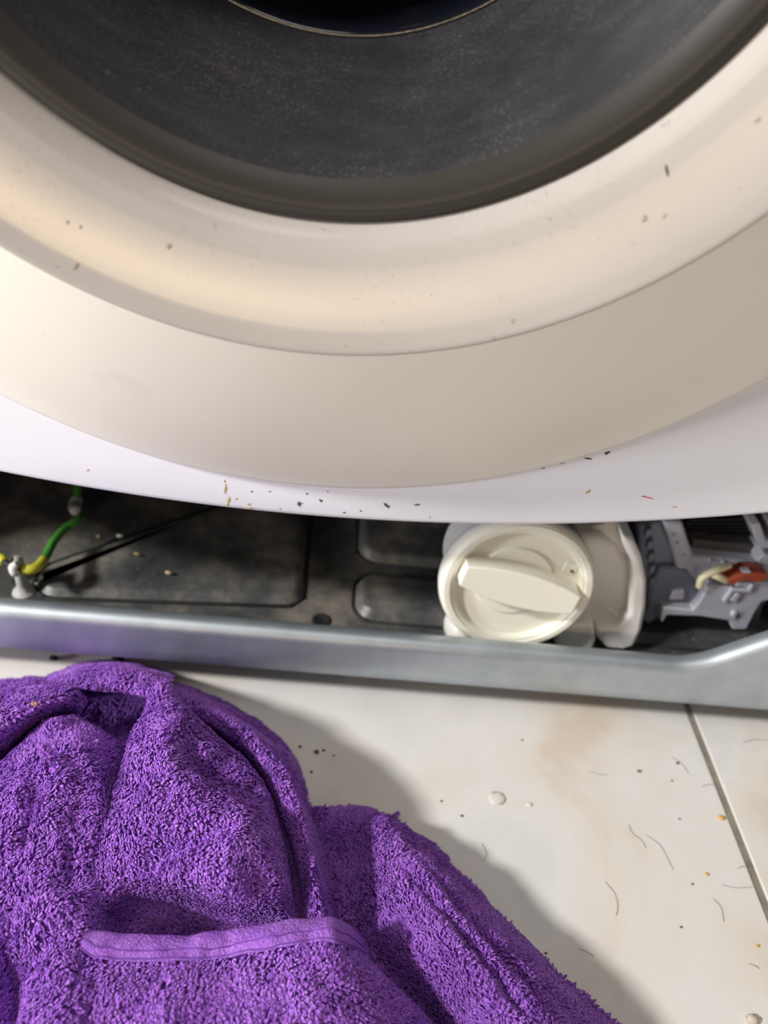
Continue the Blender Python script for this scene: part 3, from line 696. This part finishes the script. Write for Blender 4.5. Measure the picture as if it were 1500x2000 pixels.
dent(sheets['B'], (20, 1940, 38), .004, .016, .35, .012)
for k, (p0, p1) in enumerate((((800, 1700, 37), (1010, 1960, 44)), ((760, 1740, 34), (940, 1980, 42)), ((850, 1720, 34), (1060, 1960, 38)))):
    for q in np.linspace(0, 1, 9):
        pp = [p0[i]+(p1[i]-p0[i])*q for i in range(3)]
        dent(sheets['H'], pp, .008, .0022, -.93, .0022)
J = [ # front body below the hem
 [(150, 1850, 24), (196, 1862, 26), (320, 1872, 26), (480, 1858, 28), (612, 1834, 32), (650, 1838, 30), (680, 1850, 22), (690, 1860, 8)],
 [(150, 1812, 40), (192, 1834, 41), (320, 1846, 39), (480, 1830, 41), (616, 1806, 45), (658, 1808, 43), (690, 1834, 32), (700, 1850, 10)],
 [(148, 1806, 44), (190, 1828, 45), (320, 1840, 43), (480, 1824, 45), (618, 1800, 49), (662, 1803, 47), (697, 1832, 35), (712, 1850, 10)],
 [(150, 1826, 46), (192, 1852, 47), (320, 1862, 46), (480, 1846, 48), (620, 1822, 52), (662, 1826, 50), (702, 1850, 37), (720, 1866, 10)],
 [(150, 1852, 46), (196, 1880, 47), (320, 1888, 47), (480, 1873, 49), (620, 1850, 53), (660, 1856, 51), (710, 1874, 37), (730, 1890, 10)],
 [(130, 1930, 46), (200, 1942, 49), (320, 1950, 51), (480, 1942, 52), (620, 1932, 54), (690, 1932, 49), (768, 1936, 31), (786, 1950, 8)],
 [(130, 2010, 46), (200, 2010, 49), (320, 2016, 52), (480, 2012, 53), (620, 2008, 54), (720, 2008, 48), (824, 1992, 28), (842, 2006, 8)],
 [(130, 2090, 46), (200, 2090, 49), (320, 2096, 52), (480, 2092, 53), (620, 2090, 54), (740, 2086, 48), (870, 2060, 28), (890, 2070, 8)],
 [(130, 2180, 44), (200, 2180, 46), (320, 2186, 48), (480, 2182, 48), (620, 2180, 48), (740, 2176, 44), (910, 2150, 26), (930, 2160, 8)]]
sheets['J'] = sheet(J, 130, 170, .9, 61)

for G in sheets.values(): G[..., 2] = np.maximum(G[..., 2], .0015)
def join_sheets(name, gs):
    V, Q, o = [], [], 0
    for G in gs:
        nu, nv = G.shape[:2]; idx = np.arange(nu*nv).reshape(nu, nv)+o
        V.append(G.reshape(-1, 3)); Q.append(np.stack([idx[:-1, :-1], idx[1:, :-1], idx[1:, 1:], idx[:-1, 1:]], -1).reshape(-1, 4)); o += nu*nv
    me = bpy.data.meshes.new(name); me.from_pydata(np.vstack(V).tolist(), [], np.vstack(Q).tolist()); me.update(); return me
towel = link('towel', join_sheets('towel', sheets.values()), MT['purple_cloth'])
tag(towel, 'crumpled purple terry towel lying on the tiles before the washing machine', 'towel')

# pile: little curled loops standing on the cloth
def tufts(G, dens, seed, mask=None):
    r = np.random.default_rng(seed)
    a, b, c, d = G[:-1, :-1], G[1:, :-1], G[1:, 1:], G[:-1, 1:]
    n = np.cross(c-a, d-b); ar = np.linalg.norm(n, axis=-1)/2
    up = np.sign(np.sum(n[..., 2])) or 1
    n = n/np.maximum(np.linalg.norm(n, axis=-1), 1e-12)[..., None]*up
    w = ar*dens
    if mask is not None: w = w*mask(*np.meshgrid(np.linspace(0, 1, ar.shape[0]), np.linspace(0, 1, ar.shape[1]), indexing='ij'))
    cnt = r.poisson(w); I, Jx = np.nonzero(cnt); rep = cnt[I, Jx]; I = np.repeat(I, rep); Jx = np.repeat(Jx, rep)
    u, v = r.random(len(I))[:, None], r.random(len(I))[:, None]
    P = (a[I, Jx]*(1-u)+b[I, Jx]*u)*(1-v)+(d[I, Jx]*(1-u)+c[I, Jx]*u)*v
    return P, n[I, Jx]
hem_mask = lambda U, V: ((U < .27) | (U > .485) | (V > .86)).astype(float)
allP, allN = [], []
DENS = 1.7e6
for i, (k, G) in enumerate(sheets.items()):
    msk = None
    if k == 'J': msk = hem_mask
    P, Nn = tufts(G, DENS, 100+i, msk); allP.append(P); allN.append(Nn)
Pt, Nt = np.vstack(allP), np.vstack(allN); n = len(Pt)
X, Y = Pt[:, 0], Pt[:, 1]
fa = 2.2*fbm(X, Y, 45, 71)+1.4*fbm(X, Y, 200, 72)+.7*rng.standard_normal(n)
lean = np.stack([np.cos(fa), np.sin(fa), -.1+0*fa], -1); lean -= Nt*np.sum(lean*Nt, -1)[:, None]; lean /= np.linalg.norm(lean, axis=1)[:, None]
side = np.cross(Nt, lean)
Lh = (.0012+.0005*rng.random(n)); Wd = .00033+.00015*rng.random(n); bend = .7+.8*rng.random(n)
RING = 4; ks = [(0, .0, .85), (.45, .18, 1.15), (.85, .62, 1.2), (.95, 1.05, .8)]    # (height, lean, width)
V = np.zeros((n, len(ks)*RING+1, 3))
for q, (h_, l_, w_) in enumerate(ks):
    Cc = Pt + Nt*(Lh*h_-.0002)[:, None] + lean*(Lh*l_*bend*.75)[:, None]
    for s in range(RING):
        an = 2*math.pi*s/RING+.4
        V[:, q*RING+s] = Cc + (side*math.cos(an)+(lean*.75+Nt*.5)*math.sin(an))*(Wd*w_)[:, None]
V[:, -1] = Pt + Nt*(Lh*.78)[:, None] + lean*(Lh*1.28*bend*.75)[:, None]
nvv = V.shape[1]
qd = [(q*RING+s, q*RING+(s+1) % RING, (q+1)*RING+(s+1) % RING, (q+1)*RING+s) for q in range(len(ks)-1) for s in range(RING)]
tr = [((len(ks)-1)*RING+s, (len(ks)-1)*RING+(s+1) % RING, nvv-1) for s in range(RING)]
off = (np.arange(n)*nvv)[:, None, None]
Qa = (np.array(qd)[None]+off).reshape(-1, 4); Ta = (np.array(tr)[None]+off).reshape(-1, 3)
me = bpy.data.meshes.new('terry_pile'); me.vertices.add(n*nvv); me.vertices.foreach_set('co', V.astype(np.float32).ravel())
loops = np.concatenate([Qa.ravel(), Ta.ravel()]); me.loops.add(len(loops)); me.loops.foreach_set('vertex_index', loops.astype(np.int32))
st = np.concatenate([np.arange(len(Qa))*4, len(Qa)*4+np.arange(len(Ta))*3])
me.polygons.add(len(st)); me.polygons.foreach_set('loop_start', st.astype(np.int32))
me.polygons.foreach_set('use_smooth', np.ones(len(st), bool))
me.update(calc_edges=True)
at_ = me.attributes.new('tone', 'FLOAT', 'POINT')
tone = np.clip(.5+.28*rng.standard_normal(n)+.15*fbm(X, Y, 90, 77), 0, 1)
at_.data.foreach_set('value', np.repeat(tone, nvv).astype(np.float32))
pile = link('terry_pile', me, MT['purple_pile'], towel, smooth=False); tag(pile, None, kind='stuff')

# hems: flat woven bands with two stitch lines
def band(name, G, u0, u1, v0, v1, lift, mt):
    nu, nv = G.shape[:2]; S = G[int(u0*nu):int(u1*nu), int(v0*nv):int(v1*nv)].copy()
    gu = np.gradient(S, axis=0); gv = np.gradient(S, axis=1); nn = np.cross(gu, gv); nn /= np.linalg.norm(nn, axis=-1)[..., None]
    nn *= np.sign(nn[..., 2].sum()); S2 = S+nn*lift
    me = grid_mesh(name, S2); o = link(name, me, mt, towel)
    sd = o.modifiers.new('solid', 'SOLIDIFY'); sd.thickness = .0014; sd.offset = -1
    return o, S2, nn
hem, S2, nn = band('hem', sheets['J'], .20, .49, .05, .87, .0016, MT['purple_hem'])
for fr in (.64, .95):
    row = S2[int(fr*(S2.shape[0]-1))]+nn[int(fr*(S2.shape[0]-1))]*.00005
    tube('stitch_line', row[::3], .00028, MT['purple_thread'], towel, 120, 6)

# ================================================================== CRUMBS, HAIRS, DROPS
def crumb(name, c, r, mt, label, cat, group=None, flat=.7, seed=0):
    rr = random.Random(seed); bm = bmesh.new(); bmesh.ops.create_icosphere(bm, subdivisions=2, radius=1)
    off = Vector((rr.uniform(0, 9), rr.uniform(0, 9), rr.uniform(0, 9)))
    from mathutils import noise as nz
    for v in bm.verts:
        k = 1+.45*nz.noise(v.co*1.6+off); v.co = Vector((v.co.x*k*r, v.co.y*k*r*rr.uniform(.72, .76), v.co.z*k*r*flat))
    lo = min(v.co.z for v in bm.verts)
    for v in bm.verts: v.co += Vector((c[0], c[1], c[2]-lo-.00005))
    o = from_bm(name, bm, mt, smooth=True); tag(o, label, cat, group); return o
G_CR = 'tiny crumbs scattered on the tiles'
crumb('crumb', at_z(1408, 1598, 0), .0017, MT['crumb_yellow'], 'largest yellow crumb lying on the tile beside the grout joint', 'crumb', G_CR, .5, 1)
crumb('crumb', at_z(1380, 1708, 0), .0009, MT['crumb_yellow'], 'smaller yellow crumb on the open cream tile', 'crumb', G_CR, .6, 2)
crumb('crumb', at_z(1479, 1848, 0), .0008, MT['crumb_yellow'], 'orange crumb on the tile near the pebble of grit', 'crumb', G_CR, .6, 3)
for i, (a, c, r) in enumerate(((1248, 1507, .0010), (618, 1470, .0013), (1323, 1491, .0009), (862, 1565, .0006), (902, 1594, .0007), (632, 1466, .0008), (1327, 1600, .0006), (1312, 1525, .0006), (608, 1508, .0007), (1352, 1727, .0006), (1330, 1811, .0006), (1066, 1862, .0006), (586, 1459, .0008), (652, 1476, .0006), (1020, 1446, .0006))):
    lb = 'dark speck of grit in the tight cluster beside the raised back folds of the towel' if a < 700 else 'dark speck of grit in the towel shadow, between towel and dried drip' if a < 1000 and c > 1500 else 'dark speck of grit on the open cream tile between towel and grout joint'
    if i == 0: lb = 'largest dark speck of grit on the open cream tile beyond the dried drips'
    if i == 1: lb = 'largest black speck of grit in the cluster beside the towel'
    crumb('grit_speck', at_z(a, c, 0), r, MT['dirt_dark'], lb, 'grit', 'dark grit specks on the tiles', .5, 20+i)
crumb('grit_pebble', at_z(1466, 1993, 0), .0022, MT['crumb_cream'], 'grey pebble of grit on the tile, biggest loose bit', 'grit', None, .7, 41)
for i, (a, c, r, lb) in enumerate(((858, 1328, .0022, 'brown clump of dirt against the foot of the steel rail'), (957, 1340, .0016, 'small dark clump of dirt below the steel rail'), (232, 1296, .0040, 'large black clump of grime under the steel rail behind the towel'), (105, 1288, .0022, 'small black clump of grime under the steel rail'))):
    crumb('dirt_clump', at_z(a, c, 0), r, MT['dirt_dark'] if i < 2 else MT['dark_rubber'], lb, 'dirt', 'dirt clumps along the rail', .5, 60+i)
crumb('towel_crumb', at_z(68, 1378, .0525), .0016, MT['crumb_yellow'], 'yellow crumb resting on the purple towel', 'crumb', None, .6, 80)
o = crumb('paint_drop', at_z(971, 1560, 0), .0046, MT['paint_cream'], 'dried cream drip stuck to the tile beyond the towel', 'paint drop', None, .07, 90)
crumb('paint_drop', at_z(1034, 1572, 0), .0014, MT['paint_cream'], 'tiny dried drip stuck beside the larger cream drip', 'paint drop', None, .2, 91)
hairs = [[(1262, 1630), (1290, 1652), (1310, 1690), (1316, 1698)], [(1228, 1610), (1236, 1628), (1252, 1640), (1262, 1656)], [(1182, 1722), (1200, 1745), (1206, 1770), (1204, 1788)], [(1392, 1754), (1408, 1772), (1414, 1800)],
         [(1310, 1478), (1330, 1490), (1346, 1512)], [(1440, 1696), (1452, 1692), (1464, 1693)], [(1410, 1728), (1440, 1734), (1472, 1732)], [(1130, 1852), (1148, 1860), (1160, 1868)], [(942, 1648), (950, 1668), (944, 1682)], [(1370, 1536), (1386, 1532), (1398, 1534)], [(1150, 1506), (1170, 1512), (1186, 1514)], [(1452, 1450), (1476, 1444), (1500, 1446)], [(1462, 1882), (1474, 1886), (1484, 1892)]]
HL = ['longest dark hair, curving across the middle of the cream tile', 'wavy dark hair lying beside the longest hair on the tile', 'curved dark hair on the tile at the edge of the towel shadow', 'short bowed dark hair lying between the yellow crumbs',
      'curved hair beside a grey speck between rail and grout joint', 'short hair just short of the grout joint, past the yellow crumb', 'flat wavy hair reaching towards the grout joint', 'short straight hair in the shadow beside the purple towel roll', 'small hooked hair in the towel shadow beyond the towel', 'tiny hair lying close to the grout joint near the steel rail', 'short straight hair lying between the dried drips and the steel rail', 'pale curved hair on the tile across the grout joint', 'tiny hair near the orange crumb']
for i, hpts in enumerate(hairs):
    pts = [at_z(a, c, .00022+.0004*math.sin(math.pi*k/(len(hpts)-1))) for k, (a, c) in enumerate(hpts)]
    o = tube('hair', pts, .00009, MT['hair_dark'], None, 20, 5); tag(o, HL[i], 'hair', 'stray hairs on the tiles')
